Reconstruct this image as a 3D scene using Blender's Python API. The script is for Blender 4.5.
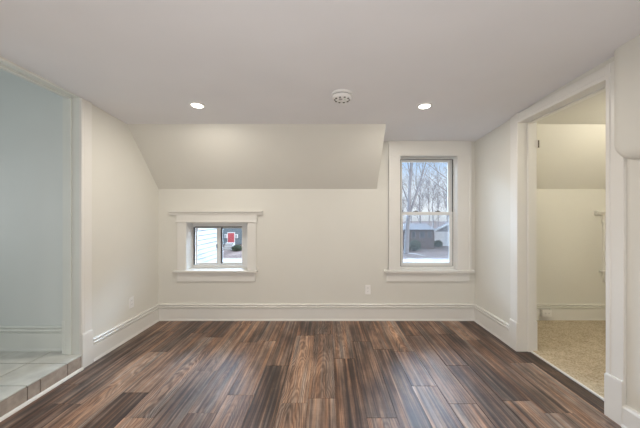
import bpy, bmesh, math, random
from mathutils import Vector, Matrix
random.seed(7)
S = bpy.context.scene
COL = S.collection
for o in list(bpy.data.objects): bpy.data.objects.remove(o)

# ------------------------------------------------------------------ camera
F = 300.0            # focal length in pixels of the 640 px frame
VX, VY = 327.0, 216.0
CZ = 1.346
cd = bpy.data.cameras.new('camera'); cam = bpy.data.objects.new('camera', cd); COL.objects.link(cam)
cam.location = (0, 0, CZ); cam.rotation_euler = (math.pi/2, 0, 0)
cd.sensor_width = 36; cd.lens = F/640*36
cd.shift_x = -(VX-320)/640; cd.shift_y = (VY-214)/640
cd.clip_start = 0.05; cd.clip_end = 500
S.camera = cam

# ------------------------------------------------------------------ sky, sun, exposure
W = bpy.data.worlds.new('sky'); S.world = W; W.use_nodes = True
nt = W.node_tree; nt.nodes.clear()
wo = nt.nodes.new('ShaderNodeOutputWorld'); bg = nt.nodes.new('ShaderNodeBackground')
tc = nt.nodes.new('ShaderNodeTexCoord'); sx = nt.nodes.new('ShaderNodeSeparateXYZ'); rp = nt.nodes.new('ShaderNodeValToRGB')
nt.links.new(tc.outputs['Generated'], sx.inputs[0]); nt.links.new(sx.outputs['Z'], rp.inputs[0])
cr = rp.color_ramp
cr.elements[0].position = 0.0; cr.elements[0].color = (0.95, 0.96, 0.98, 1)
cr.elements[1].position = 0.6; cr.elements[1].color = (0.30, 0.50, 0.90, 1)
e = cr.elements.new(0.10); e.color = (0.84, 0.90, 0.98, 1)
e = cr.elements.new(0.19); e.color = (0.42, 0.64, 0.95, 1)
# bright band added in the unseen sky to light floor and right wall
cl = nt.nodes.new('ShaderNodeMapRange'); cl.interpolation_type = 'SMOOTHSTEP'
cl.inputs['From Min'].default_value = 0.20; cl.inputs['From Max'].default_value = 0.40
nt.links.new(sx.outputs['Z'], cl.inputs['Value'])
cy = nt.nodes.new('ShaderNodeMapRange'); cy.interpolation_type = 'SMOOTHSTEP'
cy.inputs['From Min'].default_value = -0.1; cy.inputs['From Max'].default_value = 0.45
nt.links.new(sx.outputs['Y'], cy.inputs['Value'])
mu = nt.nodes.new('ShaderNodeMath'); mu.operation = 'MULTIPLY'; nt.links.new(cl.outputs[0], mu.inputs[0]); nt.links.new(cy.outputs[0], mu.inputs[1])
ct = nt.nodes.new('ShaderNodeMapRange'); ct.interpolation_type = 'SMOOTHSTEP'
ct.inputs['From Min'].default_value = 0.75; ct.inputs['From Max'].default_value = 0.55
nt.links.new(sx.outputs['Z'], ct.inputs['Value'])
mv = nt.nodes.new('ShaderNodeMath'); mv.operation = 'MULTIPLY'; nt.links.new(mu.outputs[0], mv.inputs[0]); nt.links.new(ct.outputs[0], mv.inputs[1]); mu = mv
mc = nt.nodes.new('ShaderNodeMix'); mc.data_type = 'RGBA'; nt.links.new(mu.outputs[0], mc.inputs[0]); nt.links.new(rp.outputs[0], mc.inputs[6])
SKY_BAND = 33.0; mc.inputs[7].default_value = (0.60*SKY_BAND, 0.78*SKY_BAND, 1.0*SKY_BAND, 1)
nt.links.new(mc.outputs[2], bg.inputs[0]); nt.links.new(bg.outputs[0], wo.inputs[0])
bg.inputs[1].default_value = 1.0

def lamp(name, kind, loc, energy, color, size=None, rot=None, size_y=None):
    d = bpy.data.lights.new(name, kind); d.energy = energy; d.color = color
    if kind == 'AREA':
        d.shape = 'RECTANGLE' if size_y else 'DISK'; d.size = size
        if size_y: d.size_y = size_y
    elif kind == 'POINT': d.shadow_soft_size = size
    o = bpy.data.objects.new(name, d); o.location = loc
    if rot: o.rotation_euler = rot
    COL.objects.link(o); return o
R = math.radians
sun = lamp('sun', 'SUN', (0, 0, 30), 3.6, (1, 0.95, 0.88))
sun.rotation_euler = Vector((-0.55, 0.62, -0.56)).to_track_quat('-Z', 'Y').to_euler(); sun.data.angle = R(2)
# daylight of the bathroom window (left room) and a fill light added behind the camera, without a window
lamp('bathroom_window_daylight', 'AREA', (-4.12, 1.45, 1.5), 10, (0.96, 0.98, 1.0), 0.9, (0, R(-90), 0), 1.1)
lamp('front_fill', 'AREA', (0.2, -1.75, 1.45), 9, (0.99, 0.98, 1.0), 2.6, (R(90), 0, 0), 1.3)
# lamp of the carpeted room
lamp('carpet_room_lamp', 'POINT', (3.2, 2.45, 2.15), 30, (1.0, 0.92, 0.74), 0.12)
# fill light added below the camera, aimed up and forward to brighten the ceiling
lamp('ceiling_fill', 'AREA', (-0.2, 0.0, 0.55), 24, (1.0, 0.975, 0.965), 1.1, (R(180-44), 0, 0), 0.8)
# daylight portals: they only guide the sky's light through the panes
for i_, (x_, z_, w_, h_) in enumerate(((1.31, 1.40, 0.73, 1.47), (-1.415, 0.96, 0.80, 0.62), (4.03, 0.96, 0.80, 0.62))):
    pl = lamp('window_portal', 'AREA', (x_, 4.14, z_), 1, (1, 1, 1), w_, (R(-90), 0, 0), h_); pl.data.cycles.is_portal = True
LED = (1.0, 0.93, 0.83); LED_W = 11.2

vs = S.view_settings
vs.view_transform = 'Standard'; vs.look = 'None'; vs.exposure = 0.1; vs.gamma = 1.0; vs.use_curve_mapping = False

# ------------------------------------------------------------------ helpers
def P(px, py, y):
    """the point of the place seen at pixel px,py when it stands y metres in front of the camera"""
    return ((px-VX)*y/F, y, CZ-(py-VY)*y/F)
def PX(px, y): return (px-VX)*y/F
def PZ(py, y): return CZ-(py-VY)*y/F

def bx(bm, x0, x1, y0, y1, z0, z1, bev=0.0, seg=2):
    r = bmesh.ops.create_cube(bm, size=1.0)
    for v in r['verts']:
        v.co = Vector(((x0+x1)/2+v.co.x*(x1-x0), (y0+y1)/2+v.co.y*(y1-y0), (z0+z1)/2+v.co.z*(z1-z0)))
    if bev > 0:
        es = list({e for v in r['verts'] for e in v.link_edges})
        bmesh.ops.bevel(bm, geom=es, offset=bev, segments=seg, profile=0.5, affect='EDGES')
def prism(bm, pts, fn, a, b):
    """closed outline pts (u,v) swept from a to b; fn(u,v,t)->xyz"""
    A = [bm.verts.new(fn(u, v, a)) for u, v in pts]; B = [bm.verts.new(fn(u, v, b)) for u, v in pts]
    n = len(pts)
    bm.faces.new(A); bm.faces.new(B[::-1])
    for i in range(n): bm.faces.new((A[i], B[i], B[(i+1) % n], A[(i+1) % n]))
def lathe(bm, prof, n=32, M=None):
    """prof (r,z) turned round z, then moved by M"""
    M = M or Matrix()
    rings = []
    for r, z in prof:
        if r < 1e-6: rings.append([bm.verts.new(M @ Vector((0, 0, z)))])
        else: rings.append([bm.verts.new(M @ Vector((r*math.cos(2*math.pi*k/n), r*math.sin(2*math.pi*k/n), z))) for k in range(n)])
    for a, b in zip(rings, rings[1:]):
        for k in range(n):
            q = (k+1) % n
            if len(a) == 1 and len(b) == 1: continue
            if len(a) == 1: bm.faces.new((a[0], b[k], b[q]))
            elif len(b) == 1: bm.faces.new((a[k], b[0], a[q]))
            else: bm.faces.new((a[k], b[k], b[q], a[q]))
def obj(name, bm, mat, parent=None, smooth=False):
    bmesh.ops.recalc_face_normals(bm, faces=bm.faces)
    me = bpy.data.meshes.new(name); bm.to_mesh(me); bm.free()
    for m in (mat if isinstance(mat, (list, tuple)) else [mat]): me.materials.append(m)
    if smooth:
        for p in me.polygons: p.use_smooth = True
        me.set_sharp_from_angle(angle=R(35))
    o = bpy.data.objects.new(name, me); COL.objects.link(o)
    if parent is not None:
        o.parent = parent; o.matrix_parent_inverse = Matrix.Translation(parent.location).inverted() if parent.type == 'EMPTY' else Matrix()
    return o
def box(name, mat, parent, *a, bev=0.0, seg=2):
    bm = bmesh.new(); bx(bm, *a, bev=bev, seg=seg); return obj(name, bm, mat, parent)
def struct(name, bm, mat):
    o = obj(name, bm, mat); o['kind'] = 'structure'; return o
def empty(name, loc, kind=None):
    o = bpy.data.objects.new(name, None); o.location = loc; o.empty_display_size = 0.05; COL.objects.link(o)
    if kind: o['kind'] = kind
    return o
def tag(o, label, cat, group=None):
    o['label'] = label; o['category'] = cat
    if group: o['group'] = group
    return o

# ------------------------------------------------------------------ materials
def mat(name):
    m = bpy.data.materials.new(name); m.use_nodes = True
    return m, m.node_tree, m.node_tree.nodes['Principled BSDF']
def N(t, kind, **kw):
    n = t.nodes.new(kind)
    for k, v in kw.items():
        if k in n.inputs: n.inputs[k].default_value = v
        else: setattr(n, k, v)
    return n
def math_(t, op, a, b=None, clamp=False):
    n = t.nodes.new('ShaderNodeMath'); n.operation = op; n.use_clamp = clamp
    for i, v in enumerate((a, b)):
        if v is None: continue
        if isinstance(v, (int, float)): n.inputs[i].default_value = v
        else: t.links.new(v, n.inputs[i])
    return n.outputs[0]
def simple(name, color, rough=0.5, var=0.04, vscale=6.0, bump=0.0, bscale=200.0, metal=0.0, spec=0.5):
    m, t, b = mat(name)
    co = t.nodes.new('ShaderNodeTexCoord')
    n = N(t, 'ShaderNodeTexNoise', Scale=vscale, Detail=3.0); t.links.new(co.outputs['Object'], n.inputs['Vector'])
    r = t.nodes.new('ShaderNodeValToRGB')
    c = Vector(color)
    r.color_ramp.elements[0].position = 0.3; r.color_ramp.elements[0].color = (*(c*(1-var)), 1)
    r.color_ramp.elements[1].position = 0.7; r.color_ramp.elements[1].color = (*(c*(1+var)), 1)
    t.links.new(n.outputs['Fac'], r.inputs[0]); t.links.new(r.outputs[0], b.inputs['Base Color'])
    b.inputs['Roughness'].default_value = rough; b.inputs['Metallic'].default_value = metal
    b.inputs['Specular IOR Level'].default_value = spec
    if bump:
        n2 = N(t, 'ShaderNodeTexNoise', Scale=bscale, Detail=2.0); t.links.new(co.outputs['Object'], n2.inputs['Vector'])
        bp = N(t, 'ShaderNodeBump', Strength=bump, Distance=0.002)
        t.links.new(n2.outputs['Fac'], bp.inputs['Height']); t.links.new(bp.outputs[0], b.inputs['Normal'])
    return m
WALL = simple('cream_wall_paint', (0.742, 0.728, 0.670), 0.6, 0.012, 2.5, 0.12, 140)
CEIL = simple('ceiling_paint', (0.81, 0.805, 0.82), 0.75, 0.015, 2.0, 0.10, 120)
SLOPE = WALL
TRIM = simple('white_trim_paint', (0.79, 0.775, 0.735), 0.35, 0.012, 4.0)
BWALL = simple('pale_green_grey_paint', (0.70, 0.74, 0.725), 0.5, 0.012, 3.0, 0.08, 140)
BTRIM = simple('pale_green_white_trim', (0.74, 0.765, 0.725), 0.4, 0.012, 4.0)
VINYL = simple('window_vinyl', (0.77, 0.77, 0.755), 0.35, 0.01)
PLASTIC = simple('white_plastic', (0.89, 0.88, 0.86), 0.35, 0.01)
DARK = simple('dark_slot', (0.03, 0.03, 0.03), 0.6, 0.05)
GAP_LOCK = simple('dark_gap_and_lock', (0.07, 0.065, 0.06), 0.7, 0.05)  # colour of the dark gap lines along the sashes, and of the locks
METAL = simple('brushed_metal', (0.62, 0.61, 0.60), 0.3, 0.04, 30, metal=1.0)
BRONZE = simple('aged_hinge_metal', (0.10, 0.075, 0.05), 0.4, 0.2, 60, metal=0.6)
GROUT = simple('grey_grout', (0.10, 0.085, 0.07), 0.9, 0.08, 40)
LIGHTGROUT = simple('pale_grout', (0.62, 0.58, 0.53), 0.9, 0.08, 40)
TILE = simple('pale_floor_tile', (0.62, 0.625, 0.585), 0.35, 0.13, 9)
RISER = simple('tan_riser_tile', (0.40, 0.34, 0.29), 0.4, 0.16, 22)
BRICK = simple('brown_brick', (0.13, 0.095, 0.09), 0.9, 0.15, 3, spec=0.0)
ROOFING = simple('grey_shingles', (0.20, 0.195, 0.205), 0.95, 0.12, 3, spec=0.0)
BLUESIDE = simple('blue_grey_siding', (0.17, 0.22, 0.25), 0.8, 0.1, 2)
REDDOOR = simple('red_door_paint', (0.55, 0.10, 0.12), 0.4, 0.05)
WHITEPAINT = simple('white_exterior_paint', (0.85, 0.85, 0.84), 0.6, 0.02)
CONCRETE = simple('concrete', (0.40, 0.39, 0.38), 0.95, 0.06, 2, spec=0.0)
LAWN = simple('winter_lawn', (0.15, 0.112, 0.10), 1.0, 0.35, 0.6, spec=0.0)
BUSH = simple('evergreen_shrub', (0.05, 0.075, 0.045), 0.9, 0.3, 3)
BARK = simple('grey_bark', (0.30, 0.28, 0.28), 0.95, 0.15, 4, spec=0.0)
DGLASS = simple('dark_house_glass', (0.05, 0.06, 0.08), 0.1, 0.1)

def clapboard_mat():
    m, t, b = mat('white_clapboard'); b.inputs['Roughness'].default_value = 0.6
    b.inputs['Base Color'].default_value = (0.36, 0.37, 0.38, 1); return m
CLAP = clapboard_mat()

def glass_mat():
    m, t, b = mat('window_glass'); t.nodes.remove(b)
    out = t.nodes['Material Output']
    tr = N(t, 'ShaderNodeBsdfTransparent', Color=(0.95, 0.97, 0.98, 1)); gl = N(t, 'ShaderNodeBsdfGlossy', Roughness=0.02)
    fr = N(t, 'ShaderNodeFresnel', IOR=1.45); mx = t.nodes.new('ShaderNodeMixShader')
    t.links.new(math_(t, 'MULTIPLY', fr.outputs[0], 0.9), mx.inputs[0]); t.links.new(tr.outputs[0], mx.inputs[1]); t.links.new(gl.outputs[0], mx.inputs[2])
    t.links.new(mx.outputs[0], out.inputs[0]); return m
GLASS = glass_mat()
def screen_mat():
    m, t, b = mat('insect_screen_mesh'); t.nodes.remove(b); out = t.nodes['Material Output']
    tr = N(t, 'ShaderNodeBsdfTransparent'); df = N(t, 'ShaderNodeBsdfDiffuse', Color=(0.32, 0.33, 0.35, 1)); mx = N(t, 'ShaderNodeMixShader', Fac=0.22)
    t.links.new(tr.outputs[0], mx.inputs[1]); t.links.new(df.outputs[0], mx.inputs[2]); t.links.new(mx.outputs[0], out.inputs[0]); return m
SCREEN = screen_mat()
def led_mat():
    m, t, b = mat('led_lens'); b.inputs['Base Color'].default_value = (1, 1, 1, 1)
    b.inputs['Emission Color'].default_value = (1.0, 0.93, 0.82, 1); b.inputs['Emission Strength'].default_value = 6.0; return m
LENS = led_mat()

def plank_mat():
    m, t, b = mat('dark_vinyl_plank')
    L = t.links.new
    co = t.nodes.new('ShaderNodeTexCoord')
    at = N(t, 'ShaderNodeAttribute', attribute_name='plank')
    sp = t.nodes.new('ShaderNodeSeparateColor'); L(at.outputs['Color'], sp.inputs[0])
    tone, style, seed = sp.outputs[0], sp.outputs[1], sp.outputs[2]
    off = t.nodes.new('ShaderNodeCombineXYZ'); L(math_(t, 'MULTIPLY', seed, 37.0), off.inputs[0]); L(math_(t, 'MULTIPLY', seed, 91.0), off.inputs[1]); L(math_(t, 'MULTIPLY', seed, 53.0), off.inputs[2])
    ad = N(t, 'ShaderNodeVectorMath', operation='ADD'); L(co.outputs['Object'], ad.inputs[0]); L(off.outputs[0], ad.inputs[1])
    def noise(sc, detail, rough=0.55, dist=0.0):
        mp = t.nodes.new('ShaderNodeMapping'); mp.inputs['Scale'].default_value = sc; L(ad.outputs[0], mp.inputs[0])
        n = N(t, 'ShaderNodeTexNoise', Scale=1.0, Detail=detail, Roughness=rough, Distortion=dist); L(mp.outputs[0], n.inputs['Vector']); return n.outputs['Fac']
    fine = noise((150, 2.2, 1), 5, 0.68)
    stripe = noise((42, 0.40, 1), 3, 0.6, 0.2)
    blotch = noise((7, 1.8, 1), 4, 0.62)
    warp = noise((9, 2.2, 1), 2.5, 0.5)
    sxyz = t.nodes.new('ShaderNodeSeparateXYZ'); L(ad.outputs[0], sxyz.inputs[0])
    uu = math_(t, 'SUBTRACT', at.outputs['Alpha'], math_(t, 'ADD', 0.42, math_(t, 'MULTIPLY', seed, 0.16)))
    arch = math_(t, 'MULTIPLY', math_(t, 'MULTIPLY', uu, uu), 19.0)
    field = math_(t, 'ADD', math_(t, 'ADD', math_(t, 'MULTIPLY', sxyz.outputs[1], 4.2), arch), math_(t, 'MULTIPLY', warp, 8.0))
    rings = math_(t, 'SUBTRACT', math_(t, 'MULTIPLY', math_(t, 'POWER', math_(t, 'ABSOLUTE', math_(t, 'SINE', math_(t, 'MULTIPLY', field, 3.14159))), 2.2), 2.4), 1.1)
    saw = noise((7, 60, 1), 1)
    v = math_(t, 'ADD', tone, math_(t, 'MULTIPLY', math_(t, 'SUBTRACT', fine, 0.5), 0.80))
    v = math_(t, 'ADD', v, math_(t, 'MULTIPLY', math_(t, 'SUBTRACT', blotch, 0.5), 1.2))
    mid = noise((65, 0.8, 1), 2, 0.5)
    v = math_(t, 'ADD', v, math_(t, 'MULTIPLY', math_(t, 'SUBTRACT', mid, 0.47), 0.6))
    # style: 0 = streaky grain, 1 = cathedral rings
    st = math_(t, 'MULTIPLY', math_(t, 'MULTIPLY', math_(t, 'SUBTRACT', stripe, 0.5), 1.3), math_(t, 'SUBTRACT', 1.0, style))
    rg = math_(t, 'MULTIPLY', math_(t, 'MULTIPLY', rings, 0.11), style)
    v = math_(t, 'ADD', math_(t, 'ADD', v, st), rg)
    v = math_(t, 'ADD', v, math_(t, 'MULTIPLY', math_(t, 'SUBTRACT', saw, 0.5), 0.08), True)
    rp = t.nodes.new('ShaderNodeValToRGB'); c = rp.color_ramp
    c.elements[0].position = 0.0; c.elements[0].color = (0.026, 0.017, 0.014, 1)
    c.elements[1].position = 1.0; c.elements[1].color = (0.56, 0.47, 0.38, 1)
    for p_, col in ((0.25, (0.076, 0.054, 0.044)), (0.45, (0.165, 0.122, 0.096)), (0.65, (0.285, 0.220, 0.172)), (0.82, (0.41, 0.33, 0.262))):
        e = c.elements.new(p_); e.color = (*col, 1)
    L(v, rp.inputs[0])
    # warm and cool streaks
    hue = noise((20, 0.8, 1), 3)
    mixc = t.nodes.new('ShaderNodeMix'); mixc.data_type = 'RGBA'; mixc.blend_type = 'MULTIPLY'
    hr = t.nodes.new('ShaderNodeValToRGB'); hr.color_ramp.elements[0].position = 0.35; hr.color_ramp.elements[0].color = (1.38, 0.98, 0.74, 1); hr.color_ramp.elements[1].position = 0.65; hr.color_ramp.elements[1].color = (0.90, 0.93, 1.0, 1)
    L(hue, hr.inputs[0]); mixc.inputs[0].default_value = 1.0; L(rp.outputs[0], mixc.inputs[6]); L(hr.outputs[0], mixc.inputs[7])
    L(mixc.outputs[2], b.inputs['Base Color'])
    L(math_(t, 'ADD', 0.35, math_(t, 'MULTIPLY', fine, 0.22)), b.inputs['Roughness'])
    bp = N(t, 'ShaderNodeBump', Strength=0.12, Distance=0.001); L(fine, bp.inputs['Height']); L(bp.outputs[0], b.inputs['Normal'])
    return m
PLANK = plank_mat()

def carpet_mat():
    m, t, b = mat('beige_carpet'); L = t.links.new
    co = t.nodes.new('ShaderNodeTexCoord')
    n = N(t, 'ShaderNodeTexNoise', Scale=70.0, Detail=4.0, Roughness=0.75); L(co.outputs['Object'], n.inputs['Vector'])
    n1 = N(t, 'ShaderNodeTexNoise', Scale=7.0, Detail=2.0); L(co.outputs['Object'], n1.inputs['Vector'])
    r = t.nodes.new('ShaderNodeValToRGB'); c = r.color_ramp
    c.elements[0].position = 0.36; c.elements[0].color = (0.36, 0.29, 0.20, 1); c.elements[1].position = 0.62; c.elements[1].color = (0.66, 0.57, 0.44, 1)
    L(math_(t, 'ADD', n.outputs['Fac'], math_(t, 'MULTIPLY', math_(t, 'SUBTRACT', n1.outputs['Fac'], 0.5), 0.2)), r.inputs[0]); L(r.outputs[0], b.inputs['Base Color'])
    b.inputs['Roughness'].default_value = 1.0; b.inputs['Specular IOR Level'].default_value = 0.1
    bp = N(t, 'ShaderNodeBump', Strength=0.8, Distance=0.01); L(n.outputs['Fac'], bp.inputs['Height']); L(bp.outputs[0], b.inputs['Normal'])
    return m
CARPET = carpet_mat()

# ------------------------------------------------------------------ main dimensions
LX, RX, BY = -2.175, 1.910, 3.872          # painted faces of left, right and back wall
LO, RO, BO = -2.303, 2.062, 4.13           # their other faces
FY = -1.9                                   # wall behind the camera
CF = BY-0.02                                # front of casings on the back wall
LJ0, LJ1 = 1.70, 2.634                      # left doorway, near and far jamb
RJ0, RJ1 = 2.036, 2.978                     # right doorway
SY0, SZ1, SZ0 = 3.262, 2.346, PZ(189, BY)   # foot and head of the sloped ceiling
DORM = PX(382, 3.5)
TOP = 2.95

# small windows: opening and casing measured on the left one
def small_window_dims(dx=0.0):
    return (PX(186, CF)+dx, PX(247.4, CF)+dx, PZ(270.2, CF), PZ(222, CF))
SW = small_window_dims(); SDX = PX(595.5, CF)-PX(169, CF)
SW2 = small_window_dims(SDX)
BW = (PX(400.5, CF), PX(457.5, CF), PZ(270.0, CF), PZ(156, CF))

# ------------------------------------------------------------------ floors
PW = 0.2025; X0 = 0.062
JOINTS = {  # row: [(depth of far end joint, ...)], tones from far plank to near plank, style
 -11: ([2.4], [(.36, 0), (.34, 0)]),
 -10: ([3.5, 2.15], [(.42, .2), (.34, 0), (.30, 0)]),
 -9: ([2.97, 1.77], [(.26, 0), (.56, .8), (.3, 0)]),
 -8: ([3.45, 2.29], [(.34, 0), (.44, .3), (.22, 0)]),
 -7: ([3.33, 2.00], [(.25, 0), (.54, 1), (.60, 1)]),
 -6: ([3.75, 2.61], [(.34, 0), (.50, .5), (.40, .2)]),
 -5: ([3.20, 2.05], [(.40, .2), (.46, .4), (.22, 0)]),
 -4: ([3.23, 2.256], [(.38, 0), (.46, .3), (.45, .5)]),
 -3: ([2.70, 1.50], [(.37, 0), (.24, 0), (.3, 0)]),
 -2: ([3.38, 2.16], [(.33, 0), (.60, 1), (.56, 1)]),
 -1: ([3.42, 2.216], [(.42, .8), (.40, .8), (.44, .1)]),
 0: ([2.83, 1.6], [(.42, .6), (.20, 0), (.3, 0)]),
 1: ([3.22, 2.00], [(.40, 0), (.30, 0), (.56, .5)]),
 2: ([3.03, 1.8], [(.42, .4), (.27, 0), (.3, 0)]),
 3: ([2.98, 2.375], [(.55, 1), (.36, 0), (.48, 0)]),
 4: ([3.38, 2.15], [(.34, 0), (.42, .1), (.42, .1)]),
 5: ([2.7, 1.55], [(.30, 0), (.32, 0), (.4, 0)]),
 6: ([3.42, 2.185], [(.34, 0), (.24, 0), (.46, .2)]),
 7: ([3.26, 2.05], [(.50, .5), (.38, .1), (.44, .2)]),
 8: ([2.75, 1.53], [(.24, 0), (.48, .4), (.4, 0)]),
 9: ([2.6, 1.4], [(.18, 0), (.22, 0), (.3, 0)]),
}
bm = bmesh.new(); lay = bm.loops.layers.float_color.new('plank')
rnd = random.Random(3)
for row, (js, tn) in JOINTS.items():
    xa, xb = X0+PW*row, X0+PW*(row+1)
    ends = [BY]+list(js); 
    y = ends[-1]
    while y > FY: y -= 1.22; ends.append(max(y, FY))
    for k in range(len(ends)-1):
        tone, sty = tn[k] if k < len(tn) else (rnd.uniform(.22, .55), rnd.choice((0, 0, .3, 1)))
        g = 0.0004; xr = xb
        x_a, x_b = xa+g, xb-g
        ya, yb = ends[k+1]+g, ends[k]-g
        if row == -11: x_a = LX-0.01
        if row == 9:
            x_b = 2.008; ya, yb = max(ya, RJ0-0.02), min(yb, RJ1+0.02)
            if yb <= ya: continue
        h = 0.0012
        vs_ = [bm.verts.new(p) for p in ((x_a, ya, -0.006), (x_b, ya, -0.006), (x_b, yb, -0.006), (x_a, yb, -0.006),
                                        (x_a+h, ya+h, 0), (x_b-h, ya+h, 0), (x_b-h, yb-h, 0), (x_a+h, yb-h, 0))]
        fs = [bm.faces.new([vs_[i] for i in q]) for q in ((4, 5, 6, 7), (0, 1, 5, 4), (1, 2, 6, 5), (2, 3, 7, 6), (3, 0, 4, 7))]
        c = (tone, sty, rnd.random(), 1)
        for f in fs:
            for l in f.loops: l[lay] = (c[0], c[1], c[2], (l.vert.co.x-xa)/PW)
for a in ((LX-0.01, RX+0.11, FY, BY, -0.03, -0.004),):
    n0 = len(bm.faces); bx(bm, *a)
    bm.faces.ensure_lookup_table()
    for f in bm.faces[n0:]:
        for l in f.loops: l[lay] = (0.02, 0, 0.5, 1)
struct('floor', bm, PLANK)

TZ = 0.131; TX = -2.150
bm = bmesh.new(); bx(bm, -4.2, TX-0.012, 0.2, 2.72, -0.03, TZ-0.004)
struct('floor_tile_grout', bm, GROUT)
bm = bmesh.new()
xs = [TX, -2.47, -2.80, -3.13, -3.46, -3.79, -4.19]; ys = [2.715, 2.474, 2.148, 1.822, 1.496, 1.17, 0.844, 0.518, 0.2]
for i in range(len(xs)-1):
    for j in range(len(ys)-1):
        if ys[j] <= LJ0 and i == 0:
            a, b_ = xs[i+1]+.003, LO-0.0
            if b_ <= a: continue
        else: a, b_ = xs[i+1]+.004, xs[i]-(.004 if i else .001)
        y0_, y1_ = ys[j+1]+.004, ys[j]-.004
        if i == 0 and y0_ < LJ0 < y1_: y0_ = LJ0+0.001
        bx(bm, a, b_, y0_, y1_, TZ-0.01, TZ, 0.0012, 1)
struct('floor_tile', bm, TILE)
# riser tiles of the raised tile floor, with the white quarter round at their foot
jo = [2.632, 2.490, 2.254, 2.156, 1.93, 1.80, LJ0]
bm = bmesh.new()
for a, b_ in zip(jo, jo[1:]): bx(bm, TX-0.012, TX-0.002, b_+.004, a-.004, 0.0, TZ-0.014, 0.001, 1)
struct('trim_riser', bm, RISER)
bm = bmesh.new(); prism(bm, [(0, 0), (.020, 0), (.019, .008), (.015, .015), (.008, .019), (0, .020)], lambda u, v, t: (TX-0.003+u, t, v), LJ0, 2.632)
struct('trim_quarter_round', bm, TRIM)

bm = bmesh.new(); bx(bm, 2.03, 5.2, 0.6, BY, -0.03, 0.008)
struct('floor_carpet', bm, CARPET)
bm = bmesh.new(); bx(bm, 2.016, 2.034, RJ0, RJ1, -0.004, 0.011, 0.004, 2)
struct('trim_threshold', bm, simple('pale_aluminium_strip', (.78, .77, .75), .35, .03))

# ------------------------------------------------------------------ walls
bm = bmesh.new()      # back wall of the room, with the openings of two windows
def wall_with_holes(bm, x0, x1, z0, z1, holes, y0, y1):
    xs = sorted({x0, x1, *[h[0] for h in holes], *[h[1] for h in holes]})
    for a, b_ in zip(xs, xs[1:]):
        mid = (a+b_)/2; hs = [h for h in holes if h[0] < mid < h[1]]
        if not hs: bx(bm, a, b_, y0, y1, z0, z1)
        else:
            h = hs[0]; bx(bm, a, b_, y0, y1, z0, h[2]); bx(bm, a, b_, y0, y1, h[3], z1)
wall_with_holes(bm, LX-0.15, RX+0.06, -0.03, TOP, [SW, BW], BY, BO)
struct('wall_back', bm, WALL)
bm = bmesh.new(); wall_with_holes(bm, RX+0.06, 5.2, -0.03, TOP, [SW2], BY, BO)
struct('wall_carpet_room_back', bm, WALL)
LH, RH = 2.384, 2.272
bm = bmesh.new(); bx(bm, LO+0.02, LX, LJ1+0.02, BY, -0.03, TOP); bx(bm, LO+0.02, LX, FY, LJ0-0.02, -0.03, TOP); bx(bm, LO+0.02, LX, LJ0-0.02, LJ1+0.02, LH+0.015, TOP)
struct('wall_left', bm, WALL)
bm = bmesh.new(); bx(bm, RX, RO-0.02, RJ1+0.02, BY, -0.03, TOP); bx(bm, RX, RO-0.02, FY, RJ0-0.02, -0.03, TOP); bx(bm, RX, RO-0.02, RJ0-0.02, RJ1+0.02, RH+0.02, TOP)
struct('wall_right', bm, WALL)
bm = bmesh.new(); bx(bm, -4.4, 5.3, FY-0.15, FY, -0.03, TOP); struct('wall_front', bm, WALL)
# upper part of the right wall, furred out over the doorway casing with a rounded corner
bm = bmesh.new()
y1, zb, rr = 1.962, 1.695, 0.125
def corner(inset):
    pts = [(FY, TOP), (FY, zb+inset)]
    cy, cz, q = y1-rr, zb+rr, rr-inset
    for k in range(11):
        a = -math.pi/2+k*math.pi/20; pts.append((cy+q*math.cos(a), cz+q*math.sin(a)))
    pts.append((y1-inset, TOP)); return pts
rings = []
for k in range(7):
    a = k*math.pi/12; d = 0.055
    rings.append([bm.verts.new((1.842+d*(1-math.sin(a)), y, z)) for y, z in corner(d*1.35*(1-math.cos(a)))])
rings.insert(0, [bm.verts.new((RX+0.01, y, z)) for y, z in corner(0)])
for A, B in zip(rings, rings[1:]):
    for i in range(len(A)): bm.faces.new((A[i], A[(i+1) % len(A)], B[(i+1) % len(A)], B[i]))
bm.faces.new(rings[-1])
o = struct('wall_right_upper', bm, WALL)
for p in o.data.polygons: p.use_smooth = True
o.data.set_sharp_from_angle(angle=R(35))

# left room (tiled) and right room (carpeted)
bm = bmesh.new(); bx(bm, -4.2, LO, 2.72, 2.86, 0, TOP); struct('wall_tile_room_back', bm, BWALL)
bm = bmesh.new(); bx(bm, -4.35, -4.2, 0.05, 2.86, 0, TOP); struct('wall_tile_room_left', bm, BWALL)
bm = bmesh.new(); bx(bm, -4.2, LO, 0.05, 0.2, 0, TOP); struct('wall_tile_room_front', bm, BWALL)
bm = bmesh.new(); bx(bm, LO, LO+0.02, 0.2, LJ0-0.02, TZ, TOP); bx(bm, LO, LO+0.02, LJ1+0.02, 2.72, TZ, TOP); bx(bm, LO, LO+0.02, LJ0-0.02, LJ1+0.02, LH+0.015, TOP); struct('wall_tile_room_right', bm, BWALL)
bm = bmesh.new(); bx(bm, 5.2, 5.35, 0.45, BO, 0, TOP); struct('wall_carpet_room_right', bm, WALL)
bm = bmesh.new(); bx(bm, RO, 5.2, 0.45, 0.6, 0, TOP); struct('wall_carpet_room_front', bm, WALL)
bm = bmesh.new(); bx(bm, RO-0.02, RO, 0.6, RJ0-0.02, 0, TOP); bx(bm, RO-0.02, RO, RJ1+0.02, BY, 0, TOP); bx(bm, RO-0.02, RO, RJ0-0.02, RJ1+0.02, RH+0.02, TOP); struct('wall_carpet_room_left', bm, WALL)

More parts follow.
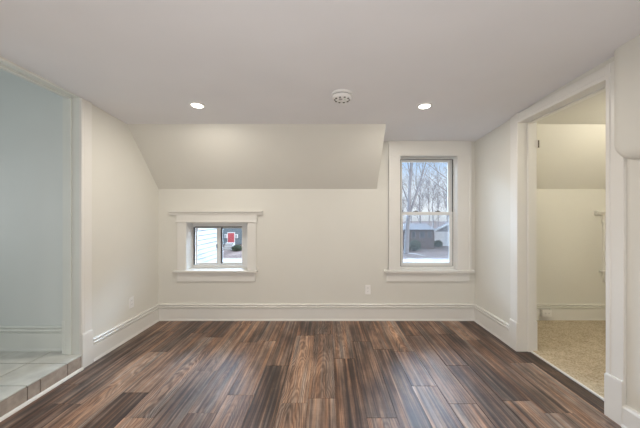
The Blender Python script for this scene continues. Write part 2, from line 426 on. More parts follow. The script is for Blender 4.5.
# ------------------------------------------------------------------ ceilings
CP = [(BY+0.0, CZ+0.962), (3.262, CZ+1.0), (2.95, CZ+1.024), (2.65, CZ+1.045), (2.3, CZ+1.058), (1.9, CZ+1.067), (1.4, CZ+1.073), (0.6, CZ+1.078), (FY, CZ+1.08)]
def ceil_z(y):
    for (a, za), (b_, zb_) in zip(CP, CP[1:]):
        if b_ <= y <= a: return zb_+(za-zb_)*(y-b_)/(a-b_)
bm = bmesh.new(); prism(bm, CP+[(FY, TOP), (BY, TOP)], lambda u, v, t: (t, u, v), LX, RX)
struct('ceiling', bm, CEIL)
bm = bmesh.new(); prism(bm, [(SY0-.003, SZ1), (BY, SZ0), (BY, TOP-.01), (SY0-.003, TOP-.01)], lambda u, v, t: (t, u, v), LX-0.02, DORM)
struct('ceiling_slope', bm, SLOPE)
bm = bmesh.new(); bx(bm, -4.2, LO, 0.2, 2.72, 2.80, TOP); struct('ceiling_tile_room', bm, BWALL)
bm = bmesh.new(); bx(bm, RO, 5.2, 0.6, BY, SZ1+0.0, TOP); struct('ceiling_carpet_room', bm, WALL)
bm = bmesh.new(); prism(bm, [(SY0, SZ1+.01), (BY, SZ0), (BY, TOP-.01), (SY0, TOP-.01)], lambda u, v, t: (t, u, v), RO, 5.2)
struct('ceiling_slope_carpet_room', bm, SLOPE)
bm = bmesh.new(); bx(bm, -4.4, 5.4, FY-0.2, BO+0.02, TOP, TOP+0.15); struct('roof', bm, ROOFING)

# ------------------------------------------------------------------ baseboards
def base_profile(h=0.214):
    k = h/0.211
    return [(0, 0), (.027, 0), (.0265, .010), (.024, .017), (.019, .021), (.017, .148*k), (.009, .151*k), (.007, .162*k),
            (.024, .165*k), (.027, .175*k), (.020, .183*k), (.010, .186*k), (.010, .191*k), (.024, .195*k), (.027, .203*k), (.020, .211*k), (0, .211*k)]
PR = base_profile()
bm = bmesh.new(); prism(bm, PR, lambda u, v, t: (t, BY-u, v), LX, RX); struct('baseboard_back', bm, TRIM)
bm = bmesh.new(); prism(bm, PR, lambda u, v, t: (LX+u, t, v), LJ1+0.13, BY-0.001)
prism(bm, PR, lambda u, v, t: (LX+u, t, v), FY, LJ0-0.13); struct('baseboard_left', bm, TRIM)
bm = bmesh.new(); prism(bm, PR, lambda u, v, t: (RX-u, t, v), RJ1+0.13, BY-0.001); struct('baseboard_right', bm, TRIM)
bm = bmesh.new(); prism(bm, [(0, 0), (.036, 0), (.035, .012), (.030, .02), (.028, .02), (.028, .125), (.020, .140), (0, .143)], lambda u, v, t: (RX-u, t, v), FY, RJ0-0.122)
struct('baseboard_right_front', bm, TRIM)
bm = bmesh.new(); prism(bm, base_profile(0.222), lambda u, v, t: (t, 2.72-u, TZ+v), -4.2, LO); struct('baseboard_tile_room', bm, BTRIM)
bm = bmesh.new(); prism(bm, base_profile(0.205), lambda u, v, t: (t, BY-u, v+.006), RO, 5.2); struct('baseboard_carpet_room', bm, TRIM)

# ------------------------------------------------------------------ doorways: casing, plinth blocks, jamb
def fluted(w, t=0.022):
    """casing cross section: u across the width, v out from the wall"""
    return [(0, 0), (0, t*.85), (.005, t), (.028, t), (.034, t*.72), (.040, t*.80), (w-.004, t*.80), (w, t*.6), (w, 0)]
def doorway(name, side, wx, ox, y0, y1, zh, ph, z_other, m, m_in, casing_top, near_up=None):
    """side +1: wall to the right (its face looks to -x)"""
    e = empty(name, (wx, (y0+y1)/2, 0), 'structure')
    cw = 0.122
    sg = -side
    for ya, yb, z1 in ((y1, y1+cw, casing_top), (y0-cw, y0, near_up or casing_top)):
        bm = bmesh.new(); prism(bm, fluted(cw), lambda u, v, t: (wx+sg*v, (ya+u if ya == y1 else yb-u), t), ph, z1); obj('casing', bm, m, e)
        bm = bmesh.new(); bx(bm, min(wx, wx+sg*.030), max(wx, wx+sg*.030), ya, yb, 0, ph-.008, .002); bx(bm, min(wx, wx+sg*.028), max(wx, wx+sg*.028), ya+.003, yb-.003, ph-.012, ph, .004); obj('plinth_block', bm, m, e)
        # casing on the face towards the other room
        bm = bmesh.new(); prism(bm, fluted(cw), lambda u, v, t: (ox-sg*v, (ya+u if ya == y1 else yb-u), t), z_other+.29, zh+.06); obj('casing', bm, m_in, e)
        bm = bmesh.new(); bx(bm, min(ox, ox-sg*.027), max(ox, ox-sg*.027), ya-.002, yb, z_other, z_other+.29, .002); obj('plinth_block', bm, m_in, e)
    zf = z_other if side < 0 else 0
    xa, xb = min(wx, ox), max(wx, ox)
    mid = ox+(wx-ox)*0.36
    for ya, yb, s in ((y1, y1+.02, -1), (y0-.02, y0, 1)):
        bm = bmesh.new(); bx(bm, xa, xb, ya, yb, zf, zh+.015)
        yy = y1 if s < 0 else y0
        bx(bm, mid-.018, mid+.018, min(yy, yy+s*.012), max(yy, yy+s*.012), zf, zh, .002)
        obj('jamb', bm, m_in if side < 0 else m, e)
    bm = bmesh.new(); bx(bm, xa, xb, y0, y1, zh, zh+.015); bx(bm, mid-.018, mid+.018, y0, y1, zh-.012, zh, .002); obj('head_jamb', bm, m_in if side < 0 else m, e)
    return e
doorway('door_1', -1, LX, LO, LJ0, LJ1, LH, 0.305, TZ, TRIM, BTRIM, 2.384)
d2 = doorway('door_2', 1, RX, RO, RJ0, RJ1, RH, 0.288, 0.008, TRIM, TRIM, 2.368)
bm = bmesh.new(); prism(bm, fluted(0.095), lambda u, v, t: (RX-v*.9, t, RH+u), RJ0-.122, RJ1+.122); obj('head_casing', bm, TRIM, d2)

# ------------------------------------------------------------------ small slider window (and its twin in the carpeted room)
def small_window(name, dx):
    q = lambda px: PX(px, CF)+dx
    e = empty(name, ((SW[0]+SW[1])/2+dx, BY, SW[2]), 'structure')
    z = lambda py: PZ(py, CF)
    xl, xr, zb, zt = SW[0]+dx, SW[1]+dx, SW[2], SW[3]
    for a, b_ in ((177, 186), (247.4, 256)):
        bm = bmesh.new(); bx(bm, q(a), q(b_), CF, BY, z(270.2), z(221.5), .002); obj('side_casing', bm, TRIM, e)
    bm = bmesh.new(); bx(bm, q(176.3), q(256.8), CF-.003, BY, z(221.8), z(214.6), .002); bx(bm, q(175.6), q(257.6), CF-.012, BY, z(222.4), z(221.0), .003); obj('head_casing', bm, TRIM, e)
    bm = bmesh.new()
    prism(bm, [(0, z(211)), (.052, z(211)), (.052, z(211)-.012), (.044, z(211)-.018), (.036, z(211)-.030), (.028, z(215)), (0, z(215))], lambda u, v, t: (t, BY-u, v), q(169.2), q(262.6)); obj('cap_molding', bm, TRIM, e)
    bm = bmesh.new(); bx(bm, q(173.8), q(257.4), CF-.035, BY+.02, z(270.2)-.026, z(270.2), .006, 3); obj('stool', bm, TRIM, e)
    bm = bmesh.new(); bx(bm, q(177), q(255), CF+.002, BY, z(281.6), z(272), .003); obj('apron', bm, TRIM, e)
    # lining of the recess
    bm = bmesh.new(); t = .012
    bx(bm, xl-t*0, xl+.002, BY, 4.06, zb, zt); bx(bm, xr-.002, xr, BY, 4.06, zb, zt); bx(bm, xl, xr, BY, 4.06, zt-.002, zt); bx(bm, xl, xr, BY, 4.06, zb-.02, zb+.001)
    obj('lining', bm, TRIM, e)
    # vinyl unit
    Y = 4.06
    u = lambda px: PX(px, Y)+dx
    v = lambda py: PZ(py, Y)
    fr = empty('slider_unit', (u(220), Y, v(246)), None); fr.parent = e; fr.matrix_parent_inverse = Matrix.Translation(e.location).inverted()
    bm = bmesh.new()
    bx(bm, xl+.002, u(195.2), Y-.02, Y+.06, zb, zt, .003); bx(bm, u(242.6), xr-.002, Y-.02, Y+.06, zb, zt, .003)
    bx(bm, u(195.2), u(242.6), Y-.02, Y+.06, v(226.8), zt-.002, .003); bx(bm, u(195.2), u(242.6), Y-.02, Y+.06, zb, v(264.6), .003)
    obj('frame', bm, VINYL, e)
    bm = bmesh.new(); bx(bm, xl+.004, xr-.004, Y-.030, Y-.018, zt-.026, zt-.003, .002); obj('head_stop', bm, TRIM, e)
    # left sash in front, right light behind
    def sash(x0, x1, y0, y1, z0, z1, lw, rw, tw, bw, m=VINYL):
        bm = bmesh.new(); bx(bm, x0, x0+lw, y0, y1, z0, z1, .003); bx(bm, x1-rw, x1, y0, y1, z0, z1, .003); bx(bm, x0+lw, x1-rw, y0, y1, z1-tw, z1, .003); bx(bm, x0+lw, x1-rw, y0, y1, z0, z0+bw, .003)
        s = obj('sash', bm, m, e)
        bm = bmesh.new(); bx(bm, x0+lw-.002, x1-rw+.002, (y0+y1)/2-.002, (y0+y1)/2+.002, z0+bw-.002, z1-tw+.002); obj('pane', bm, GLASS, s)
        return s
    sl = sash(u(196.0), u(220.6), Y-.012, Y+.014, v(264.4), v(227), .022, .048, .018, .024)
    sr = sash(u(219.0), u(243.6), Y+.018, Y+.044, v(264.4), v(227), .040, .030, .018, .026)
    bm = bmesh.new(); bx(bm, u(217.2)-.004, u(217.2)+.008, Y-.022, Y-.012, v(246)-.03, v(246)+.03, .002); obj('latch', bm, GAP_LOCK, sl)
    bm = bmesh.new(); bx(bm, u(220.9), u(222.2), Y+.008, Y+.018, v(263.6), v(227.8)); obj('dark_gap_strip', bm, GAP_LOCK, sr)
    bm = bmesh.new(); bx(bm, u(194.2), u(195.6), Y-.024, Y-.013, v(264.4), v(227.2)); bx(bm, u(195.6), u(242.6), Y-.024, Y-.019, v(227.4), v(226.5)); obj('dark_gap_strip', bm, GAP_LOCK, sl)  # dark strips drawing the shaded gaps beside and above the left sash
    bpy.data.objects.remove(fr)
    return e
small_window('window_1', 0.0)
small_window('window_3', SDX)

# ------------------------------------------------------------------ tall double hung window in the dormer
w = empty('window_2', ((BW[0]+BW[1])/2, BY, BW[2]), 'structure')
q = lambda px: PX(px, CF)
z = lambda py: PZ(py, CF)
xl, xr, zb, zt = BW
for a, b_ in ((388.6, 400.5), (457.5, 471.6)):
    bm = bmesh.new(); bx(bm, q(a), q(b_), CF, BY, zb, zt, .002)
    if a < 400: bx(bm, q(388.6), q(390.6), CF-.008, BY, zb, zt, .002)
    else: bx(bm, q(469.6), q(471.6), CF-.008, BY, zb, zt, .002)
    obj('side_casing', bm, TRIM, w)
bm = bmesh.new(); bx(bm, q(388.6), q(471.6), CF, BY, zt, ceil_z(BY)+.006, .002); bx(bm, q(398.8), q(459), CF-.008, BY, zt, zt+.022, .004); obj('head_casing', bm, TRIM, w)
bm = bmesh.new(); bx(bm, q(384), q(474), CF-.032, BY+.05, zb-.032, zb, .006, 3); obj('stool', bm, TRIM, w)
bm = bmesh.new(); bx(bm, q(387), q(469.6), CF+.002, BY, z(281.6), z(272.4), .003); obj('apron', bm, TRIM, w)
bm = bmesh.new(); bx(bm, xl, xl+.003, BY, 4.05, zb, zt); bx(bm, xr-.003, xr, BY, 4.05, zb, zt); bx(bm, xl, xr, BY, 4.05, zt-.003, zt); bx(bm, xl, xr, BY, 4.1, zb-.03, zb+.002); obj('lining', bm, TRIM, w)
def sash2(name, x0, x1, y0, y1, z0, z1, lw, rw, tw, bw):
    bm = bmesh.new(); bx(bm, x0, x0+lw, y0, y1, z0, z1, .003); bx(bm, x1-rw, x1, y0, y1, z0, z1, .003); bx(bm, x0+lw, x1-rw, y0, y1, z1-tw, z1, .003); bx(bm, x0+lw, x1-rw, y0, y1, z0, z0+bw, .003)
    s = obj(name, bm, VINYL, w)
    bm = bmesh.new(); bx(bm, x0+lw-.002, x1-rw+.002, (y0+y1)/2-.002, (y0+y1)/2+.002, z0+bw-.002, z1-tw+.002); obj('pane', bm, GLASS, s)
    return s
YL, YU = 3.945, 3.985
bm = bmesh.new()
bx(bm, xl+.003, xl+.018, 3.925, 4.04, zb, zt-.003, .002); bx(bm, xr-.016, xr-.003, 3.940, 4.04, zb, zt-.003, .002); bx(bm, xl+.018, xr-.016, 3.935, 4.04, zt-.025, zt-.003, .002); bx(bm, xl+.018, xr-.016, 3.935, 4.06, zb, zb+.032, .002)
obj('frame', bm, VINYL, w)
zm = PZ(213.5, YL)
s_lo = sash2('sash', xl+.019, xr-.024, YL, YL+.03, zb+.033, zm+.022, .036, .040, .042, .050)
s_up = sash2('sash', xl+.019, xr-.020, YU, YU+.03, zm-.02, zt-.026, .036, .048, .030, .040)
for px in (416, 438):
    bm = bmesh.new(); X = PX(px, YL); bx(bm, X-.03, X+.03, YL+.002, YL+.026, zm+.022, zm+.030, .002); bx(bm, X-.012, X+.02, YL-.002, YL+.02, zm+.029, zm+.038, .003); obj('sash_lock', bm, GAP_LOCK, s_lo)
bm = bmesh.new(); bx(bm, xr-.0236, xr-.0163, YL+.002, YL+.02, zb+.034, zt-.026); bx(bm, xl+.014, xl+.024, YL-.022, YL-.004, zb+.034, zt-.022); bx(bm, xl+.014, xr-.032, YL-.014, YL-.004, zt-.031, zt-.025); bx(bm, xl+.02, xr-.032, YL-.004, YL+.004, zb+.0325, zb+.0365); obj('dark_gap_strip', bm, GAP_LOCK, w)  # dark strips drawing the shaded gap lines round the sashes
bm = bmesh.new(); bx(bm, xl+.02, xr-.03, 4.045, 4.047, zb+.03, zm); obj('insect_screen', bm, SCREEN, w)

# ------------------------------------------------------------------ small things on the ceiling and walls
def downlight(px, label):
    y = 2.795 if px < 300 else 2.81
    x = PX(px, y); zc = ceil_z(y)
    tilt = Matrix.Translation((x, y, zc)) @ Matrix.Rotation(-math.atan((ceil_z(y-.1)-ceil_z(y+.1))/.2), 4, 'X')
    e = empty('recessed_light', (x, y, zc))
    tag(e, label, 'ceiling light', 'recessed ceiling lights')
    bm = bmesh.new(); lathe(bm, [(.054, .004), (.070, .004), (.071, -.002), (.068, -.006), (.060, -.009), (.054, -.010), (.051, -.006), (.050, .004)], 40, tilt); obj('trim_ring', bm, PLASTIC, e, True)
    bm = bmesh.new(); lathe(bm, [(0, -.0115), (.030, -.0105), (.0515, -.007), (.0515, .002), (0, .002)], 40, tilt); obj('lens', bm, LENS, e, True)
    lamp('downlight_led', 'AREA', (x, y, zc-.02), LED_W, LED, 0.10)
downlight(197.3, 'lit recessed downlight left of the smoke alarm, above the sloped ceiling')
downlight(424.5, 'lit recessed downlight right of the smoke alarm, before the tall window')
for x in (-1.2, 0.92):      # the same lamps further back in the room, behind the camera
    for y in (-0.55,):
        lamp('downlight_led', 'AREA', (x, y, ceil_z(y)-.02), LED_W*.8, LED, 0.10)

y = 2.57; x = PX(342, y); zc = ceil_z(y)
e = empty('smoke_alarm', (x, y, zc)); tag(e, 'round white smoke alarm on the ceiling between two lit downlights', 'smoke alarm')
T = Matrix.Translation((x, y, zc)) @ Matrix.Scale(1.2, 4)
bm = bmesh.new(); lathe(bm, [(0, .004), (.074, .004), (.075, -.004), (.073, -.012), (.066, -.014), (0, -.014)], 48, T); obj('mounting_base', bm, PLASTIC, e, True)
bm = bmesh.new(); lathe(bm, [(.062, -.012), (.062, -.020), (0, -.020)], 48, T); obj('vent_gap', bm, DARK, e, True)
bm = bmesh.new(); lathe(bm, [(0, -.019), (.069, -.019), (.070, -.024), (.067, -.036), (.058, -.043), (.030, -.046), (0, -.0465)], 48, T); obj('cover', bm, PLASTIC, e, True)
for k in range(10):
    bm = bmesh.new(); a = k*math.pi/5; M2 = T @ Matrix.Rotation(a, 4, 'Z') @ Matrix.Translation((.052, 0, -.0452))
    r_ = bmesh.ops.create_cube(bm, size=1.0)
    for v_ in r_['verts']: v_.co = M2 @ Vector((v_.co.x*.012, v_.co.y*.012, v_.co.z*.003))
    obj('vent_slot', bm, DARK, e)
bm = bmesh.new(); lathe(bm, [(0, -.044), (.013, -.045), (.013, -.049), (.011, -.0505), (0, -.051)], 24, T @ Matrix.Translation((-.012, -.018, 0))); obj('test_button', bm, simple('grey_button', (.45, .44, .42), .5), e, True)
bm = bmesh.new(); lathe(bm, [(0, -.043), (.003, -.044), (.003, -.048), (0, -.049)], 12, T @ Matrix.Translation((.02, -.02, 0))); obj('indicator_led', bm, simple('green_led', (.1, .5, .15), .3), e, True)

def outlet(label, M, w=.072, h=.118, deep=0):
    """local: x across, z up, -y out from the wall"""
    e = empty('wall_outlet', M.translation); tag(e, label, 'outlet', 'wall outlets')
    def place(bm):
        for v_ in bm.verts: v_.co = M @ v_.co
        return bm
    bm = bmesh.new(); bx(bm, -w/2, w/2, -.0095, .0005+deep, -h/2, h/2, .003, 2); obj('cover_plate', place(bm), PLASTIC, e)
    for s in (-1, 1):
        horiz = w > h
        cx, cz = (s*.021, 0) if horiz else (0, s*.021)
        bm = bmesh.new(); bx(bm, cx-.0165, cx+.0165, -.0105, -.004, cz-.0145, cz+.0145, .004, 2); rc = obj('receptacle', place(bm), PLASTIC, e)
        bm = bmesh.new()
        for a in (-.006, .006): bx(bm, cx+a-.0012, cx+a+.0012, -.0112, -.0100, cz+.000, cz+.008)
        bx(bm, cx-.002, cx+.002, -.0112, -.0100, cz-.009, cz-.005); obj('slots', place(bm), DARK, rc)
    bm = bmesh.new(); lathe(bm, [(0, .0015), (.003, .001), (.0035, 0)], 12, Matrix.Translation((0, -.0072, 0)) @ Matrix.Rotation(R(90), 4, 'X')); obj('screw', place(bm), METAL, e)
    return e
outlet('white outlet low on the back wall, below the tall window', Matrix.Translation((PX(367.8, BY), BY, PZ(289.6, BY))))
outlet('white outlet low on the left wall, above the baseboard', Matrix.Translation((LX, 3.33, PZ(302.5, 3.33))) @ Matrix.Rotation(R(90), 4, 'Z'))
outlet('white outlet set sideways in the baseboard of the carpeted room', Matrix.Translation((PX(546.3, BY-.05), BY-.058, PZ(313, BY-.05))), .118, .085, .04)

e = empty('door_hinge', (RO+.024, RJ1, 2.06)); tag(e, 'small old hinge left on the far jamb of the right doorway, near its head', 'hinge')
bm = bmesh.new()
for k in range(3): lathe(bm, [(0, k*.025-.037), (.006, k*.025-.037), (.006, k*.025-.014), (0, k*.025-.014)], 12, Matrix.Translation((RO+.036, RJ1-.004, 2.06)))
obj('knuckle', bm, BRONZE, e, True)
bm = bmesh.new(); bx(bm, RO+.004, RO+.034, RJ1-.003, RJ1, 2.022, 2.098, .001); obj('leaf', bm, TRIM, e)

# ------------------------------------------------------------------ outdoors
GZ = -3.2; H = CZ-GZ
def gy(py): return H*F/(py-VY)
bm = bmesh.new(); bx(bm, -90, 110, 4.4, 260, GZ-.5, GZ); struct('ground', bm, LAWN)
bm = bmesh.new(); bx(bm, -80, 100, 22, gy(258.8), GZ, GZ+.02); struct('road', bm, CONCRETE)
bm = bmesh.new()
pts = [(433, 260.5), (428, 257.8), (423, 255.8), (417, 254.2), (409, 253.4)]
prev = None
for px, py in pts:
    y_ = gy(py); x_ = PX(px, y_)
    a = bm.verts.new((x_, y_-.45, GZ+.03)); b_ = bm.verts.new((x_, y_+.45, GZ+.03))
    if prev: bm.faces.new((prev[0], a, b_, prev[1]))
    prev = (a, b_)
r_ = bmesh.ops.extrude_face_region(bm, geom=list(bm.faces)); bmesh.ops.translate(bm, vec=(0, 0, -.06), verts=[v_ for v_ in r_['geom'] if isinstance(v_, bmesh.types.BMVert)])
struct('path', bm, CONCRETE)

# neighbour's house close by on the left: white clapboards
e = empty('neighbor_house', (-6, 6.3, GZ)); tag(e, 'white clapboard house wall close outside the small window', 'house')
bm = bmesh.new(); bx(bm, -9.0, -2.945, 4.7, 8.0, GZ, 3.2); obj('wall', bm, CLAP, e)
bm = bmesh.new()
n = int((3.2-GZ)/.108)
for k in range(n):
    z0 = GZ+k*.108
    prism(bm, [(-.02, 0), (.026, 0), (.026, .006), (.014, .090), (-.012, .091), (-.012, .1075), (-.02, .1075)], lambda u, v, t: (-2.93+u, t, z0+v), 4.7, 7.96)
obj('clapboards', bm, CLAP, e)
bm = bmesh.new(); bx(bm, -2.97, -2.895, 7.93, 8.03, GZ, 3.2); obj('corner_board', bm, WHITEPAINT, e)
bm = bmesh.new(); prism(bm, [(-9.3, 3.2), (-2.65, 3.2), (-5.97, 5.8)], lambda u, v, t: (u, t, v), 4.5, 8.2); obj('roof', bm, ROOFING, e)

# blue grey house over the road with a red door
Y = 48.0
e = empty('house', (PX(231, Y), Y+4, GZ)); tag(e, 'distant blue grey house with a red front door, seen through the small window', 'house')
bm = bmesh.new(); bx(bm, -24, -11.5, Y, Y+9, GZ, .2); obj('wall', bm, BLUESIDE, e)
bm = bmesh.new(); prism(bm, [(Y-.6, .1), (Y+9.6, .1), (Y+4.5, 3.2)], lambda u, v, t: (t, u, v), -24.5, -11); obj('roof', bm, ROOFING, e)
dx_ = PX(231.2, Y)
bm = bmesh.new(); bx(bm, dx_-.62, dx_+.62, Y-.06, Y, PZ(244, Y), PZ(232.2, Y), .02); fr = obj('door_frame', bm, WHITEPAINT, e)
bm = bmesh.new(); bx(bm, dx_-.50, dx_+.50, Y-.10, Y-.05, PZ(244, Y), PZ(233, Y), .01)
for a in (-.22, .22):
    for b_ in (.25, 1.0): bx(bm, dx_+a-.15, dx_+a+.15, Y-.12, Y-.09, PZ(244, Y)+b_, PZ(244, Y)+b_+.6, .01)
obj('door', bm, REDDOOR, e)
for px in (226.0, 236.6):
    X = PX(px, Y); bm = bmesh.new(); bx(bm, X-.22, X+.22, Y-.16, Y, PZ(238, Y), PZ(234.2, Y), .03); f_ = obj('window', bm, WHITEPAINT, e)
    bm = bmesh.new(); bx(bm, X-.14, X+.14, Y-.18, Y-.15, PZ(238, Y)+.08, PZ(234.2, Y)-.08); obj('pane', bm, simple('pale_house_glass', (.4, .45, .5), .2), f_)
Yp = 40.0
e = empty('concrete_stoop', (PX(227.7, Yp), Yp, GZ)); tag(e, 'pale concrete steps leading up to the red door', 'steps')
bm = bmesh.new()
for k in range(4): bx(bm, PX(223.6, Yp), PX(231.8, Yp), Yp-.3+k*.3, Yp+1.4, GZ+k*.22, GZ+(k+1)*.22, .01)
obj('treads', bm, CONCRETE, e)

def shrub(px0, px1, py0, Y, label, seed):
    rn = random.Random(seed); x0, x1 = PX(px0, Y), PX(px1, Y); h = PZ(py0, Y)-GZ
    e = empty('evergreen_shrub', ((x0+x1)/2, Y, GZ)); tag(e, label, 'shrub', 'evergreen shrubs')
    bm = bmesh.new()
    for k in range(900):
        u = rn.random()*2*math.pi; t = math.acos(rn.uniform(-.6, 1)); r = rn.uniform(.75, 1.08)
        c = Vector(((x0+x1)/2+(x1-x0)/2*r*math.sin(t)*math.cos(u), Y+(x1-x0)*.4*r*math.sin(t)*math.sin(u), GZ+h*.42+h*.55*r*math.cos(t)))
        s = rn.uniform(.05, .13)*max(1, h/1.2); d = Vector((rn.uniform(-1, 1), rn.uniform(-1, 1), rn.uniform(-.2, 1))).normalized(); p2 = d.orthogonal().normalized()
        bm.faces.new([bm.verts.new(c-p2*s*.6), bm.verts.new(c+d*s*2), bm.verts.new(c+p2*s*.6), bm.verts.new(c-d*s*.6)])
    r_ = bmesh.ops.create_icosphere(bm, subdivisions=2, radius=1.0)
    for v_ in r_['verts']: v_.co = Vector(((x0+x1)/2+v_.co.x*(x1-x0)*.42, Y+v_.co.y*(x1-x0)*.34, GZ+h*.44+v_.co.z*h*.46))
    obj('foliage', bm, BUSH, e)
    bm = bmesh.new(); lathe(bm, [(.09, 0), (.07, h*.3), (0, h*.3)], 8, Matrix.Translation(((x0+x1)/2, Y, GZ))); obj('stem', bm, BARK, e)
shrub(232, 241.5, 245.5, 39.0, 'dark shrub beside the pale steps before the blue grey house', 1)
shrub(409.5, 420, 240, 39.3, 'wide dark shrub before the brick house, left of the two', 2)
shrub(434, 442, 240.5, 44.3, 'rounded dark shrub before the white garage', 3)

Y = 42.0
e = empty('house', (PX(418, Y), Y+4, GZ)); tag(e, 'distant low brown brick house seen through the tall window', 'house')
bm = bmesh.new(); bx(bm, PX(392, Y), PX(434, Y), Y, Y+8, GZ, PZ(229, Y)); obj('wall', bm, BRICK, e)
bm = bmesh.new(); prism(bm, [(Y-.5, PZ(229.4, Y)), (Y+8.5, PZ(229.4, Y)), (Y+4, PZ(223.5, Y+4))], lambda u, v, t: (t, u, v), PX(391, Y), PX(434.8, Y)); obj('roof', bm, ROOFING, e)
for a, b_ in ((412, 415), (420, 424.5), (428, 431)):
    bm = bmesh.new(); bx(bm, PX(a, Y)-.08, PX(b_, Y)+.08, Y-.05, Y, PZ(238, Y), PZ(231.5, Y)); f_ = obj('window', bm, simple('grey_window_trim', (.25, .24, .24), .8, .05), e)
    bm = bmesh.new(); bx(bm, PX(a, Y), PX(b_, Y), Y-.08, Y-.04, PZ(237.6, Y), PZ(231.9, Y)); obj('pane', bm, DGLASS, f_)
Y = 46.0
e = empty('garage', (PX(448, Y), Y+3, GZ)); tag(e, 'distant white gabled garage right of the brick house', 'garage')
gw, ge, gr = 6.2, PZ(231.5, Y)-GZ, PZ(220.5, Y)-GZ          # width, eave and ridge above the ground
GM = Matrix.Translation((PX(434.5, Y), Y, GZ)) @ Matrix.Rotation(R(-21), 4, 'Z')
def gpart(name, bm, m, parent):
    for v_ in bm.verts: v_.co = GM @ v_.co
    return obj(name, bm, m, parent)
bm = bmesh.new(); bx(bm, 0, gw, 0, 7, 0, ge); gpart('wall', bm, WHITEPAINT, e)
bm = bmesh.new(); prism(bm, [(0, ge), (gw, ge), (gw/2, gr)], lambda u, v, t: (u, t, v), 0.02, 7); gpart('gable', bm, simple('grey_gable_siding', (.22, .22, .23), .8, .05), e)
bm = bmesh.new(); prism(bm, [(-.35, ge-.2), (gw/2, gr), (gw+.35, ge-.2), (gw+.35, ge), (gw/2, gr+.2), (-.35, ge)], lambda u, v, t: (u, t, v), -.3, 7.2); gpart('roof', bm, ROOFING, e)
bm = bmesh.new(); prism(bm, [(-.4, ge-.26), (gw/2, gr-.06), (gw+.4, ge-.26), (gw+.4, ge), (gw/2, gr+.2), (-.4, ge)], lambda u, v, t: (u, t, v), -.38, -.3); gpart('rake_board', bm, WHITEPAINT, e)
bm = bmesh.new(); bx(bm, 1.6, 5.2, -.06, 0, 0, 2.1, .02)
for k in range(4): bx(bm, 1.7, 5.1, -.09, -.05, .06+k*.51, .52+k*.51, .02)
gpart('garage_door', bm, WHITEPAINT, e)

def tube(bm, p, r, n=5):
    rings = []
    for i, (c, q_) in enumerate(zip(p, r)):
        d = (p[min(i+1, len(p)-1)]-p[max(i-1, 0)]).normalized(); a = d.orthogonal().normalized(); b_ = d.cross(a)
        rings.append([bm.verts.new(c+(a*math.cos(2*math.pi*k/n)+b_*math.sin(2*math.pi*k/n))*q_) for k in range(n)])
    for A, B in zip(rings, rings[1:]):
        for k in range(n): bm.faces.new((A[k], A[(k+1) % n], B[(k+1) % n], B[k]))
    bm.faces.new(rings[0]); bm.faces.new(rings[-1][::-1])
def grow(bm, rn, p, d, L, r, depth, up):
    pts, rr_ = [p.copy()], [r]; n = 5; c = p.copy(); dd = d.copy()
    for k in range(n):
        dd = (dd+Vector((rn.uniform(-.16, .16), rn.uniform(-.16, .16), rn.uniform(-.05, .12)+up*.05))).normalized()
        c = c+dd*L/n; pts.append(c.copy()); rr_.append(max(.012, r*(1-.75*(k+1)/n)))
        if depth > 0 and k >= 1:
            for q_ in range(2 if depth > 1 else 2):
                if rn.random() < .85:
                    ax = Vector((rn.uniform(-1, 1), rn.uniform(-1, 1), rn.uniform(-1, 1))); ax = (ax-ax.dot(dd)*dd).normalized()
                    nd = (dd*math.cos(R(38))+ax*math.sin(R(38))).normalized()
                    grow(bm, rn, c, nd, L*rn.uniform(.42, .62), max(.014, rr_[-1]*.55), depth-1, up)
    tube(bm, pts, rr_, 5 if depth > 1 else 3)
def tree(label, trunk, limbs, r0, seed, depth=2):
    rn = random.Random(seed); base = trunk[0]
    e = empty('bare_tree', base); tag(e, label, 'tree', 'bare trees')
    bm = bmesh.new(); n = len(trunk); tube(bm, trunk, [r0*(1-.74*i/(n-1)) for i in range(n)], 9); obj('trunk', bm, BARK, e, True)
    for at_, d, L, r in limbs:
        bm = bmesh.new(); grow(bm, rn, at_, Vector(d).normalized(), L, r, depth, 1); obj('branch', bm, BARK, e)
Y = 36.0
v = lambda px, py, y_=Y: Vector(P(px, py, y_))
g = lambda px, y_: Vector((PX(px, y_), y_, GZ))
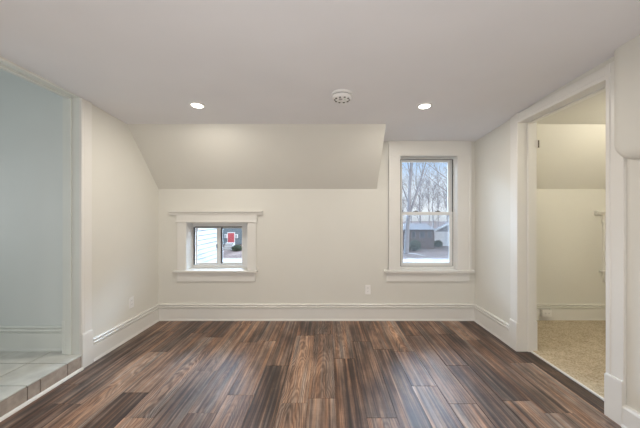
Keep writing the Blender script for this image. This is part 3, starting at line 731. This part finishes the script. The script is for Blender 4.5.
tree('bare tree with a thick leaning trunk at the left edge of the tall window view', [g(406.5, Y), v(407, 236), v(408.5, 215), v(409.5, 195), v(410.5, 175), v(412, 145), v(413, 120)],
     [(v(408.3, 217), (.42, -.1, 1), 8.5, .16), (v(409, 205), (-.35, .2, 1), 6, .10), (v(409.5, 196), (.30, .15, 1), 6.5, .11), (v(410.3, 180), (-.3, -.2, 1), 5, .08), (v(408.5, 212), (.75, .3, .8), 6.5, .10), (v(411, 165), (.4, .1, 1), 4, .07), (v(412.8, 122), (.05, .1, 1), 4, .08)], .31, 11)
tree('bare tree right of the thick trunk, its branches crossing the tall window', [g(470, 33), v(470, 230, 33), v(468, 205, 33), v(466, 180, 33), v(463, 150, 33)],
     [(v(468, 206, 33), (-.9, .1, .55), 6.5, .10), (v(467, 192, 33), (-.9, -.1, .35), 6, .09), (v(466, 178, 33), (-.8, .1, .6), 5, .08), (v(463, 152, 33), (-.2, 0, 1), 4, .08)], .3, 12)
for px, y_, hh, sd, lab in ((420, 57, 11, 21, 'slender bare tree close behind the brick house'), (433, 60, 10, 22, 'slender bare tree behind the gap between brick house and garage'), (449, 62, 11, 23, 'slender bare tree standing behind the white garage')):
    b0 = g(px, y_); tp = [b0, b0+Vector((.1, 0, hh*.3)), b0+Vector((-.1, .1, hh*.6)), b0+Vector((.15, 0, hh))]
    lim = []
    rn = random.Random(sd)
    for k in range(9):
        f = rn.uniform(.28, .98); a = rn.uniform(0, 6.28)
        lim.append((b0+Vector((0, 0, hh*f)), (math.cos(a)*.45, math.sin(a)*.45, .9), hh*.26*(1.15-f*.4), .06))
    tree(lab, tp, lim, .20, sd)
for k in range(8):
    rn = random.Random(100+k); y_ = 80+7*(k % 2)+rn.uniform(0, 2); px = 393+k*9.0; hh = rn.uniform(13, 17)
    b0 = g(px, y_); tp = [b0, b0+Vector((.1, 0, hh*.3)), b0+Vector((-.1, .1, hh*.6)), b0+Vector((.15, 0, hh))]
    lim = []
    for j in range(12):
        f = rn.uniform(.2, .98); a = rn.uniform(0, 6.28)
        lim.append((b0+Vector((0, 0, hh*f)), (math.cos(a)*.42, math.sin(a)*.25, .9), hh*.24*(1.15-f*.5), .06))
    tree('slender bare tree in the far row behind the houses', tp, lim, .16, 200+k)
for o in bpy.data.objects:
    if o.get('label') == 'slender bare tree in the far row behind the houses': o['group'] = 'far row of bare trees'
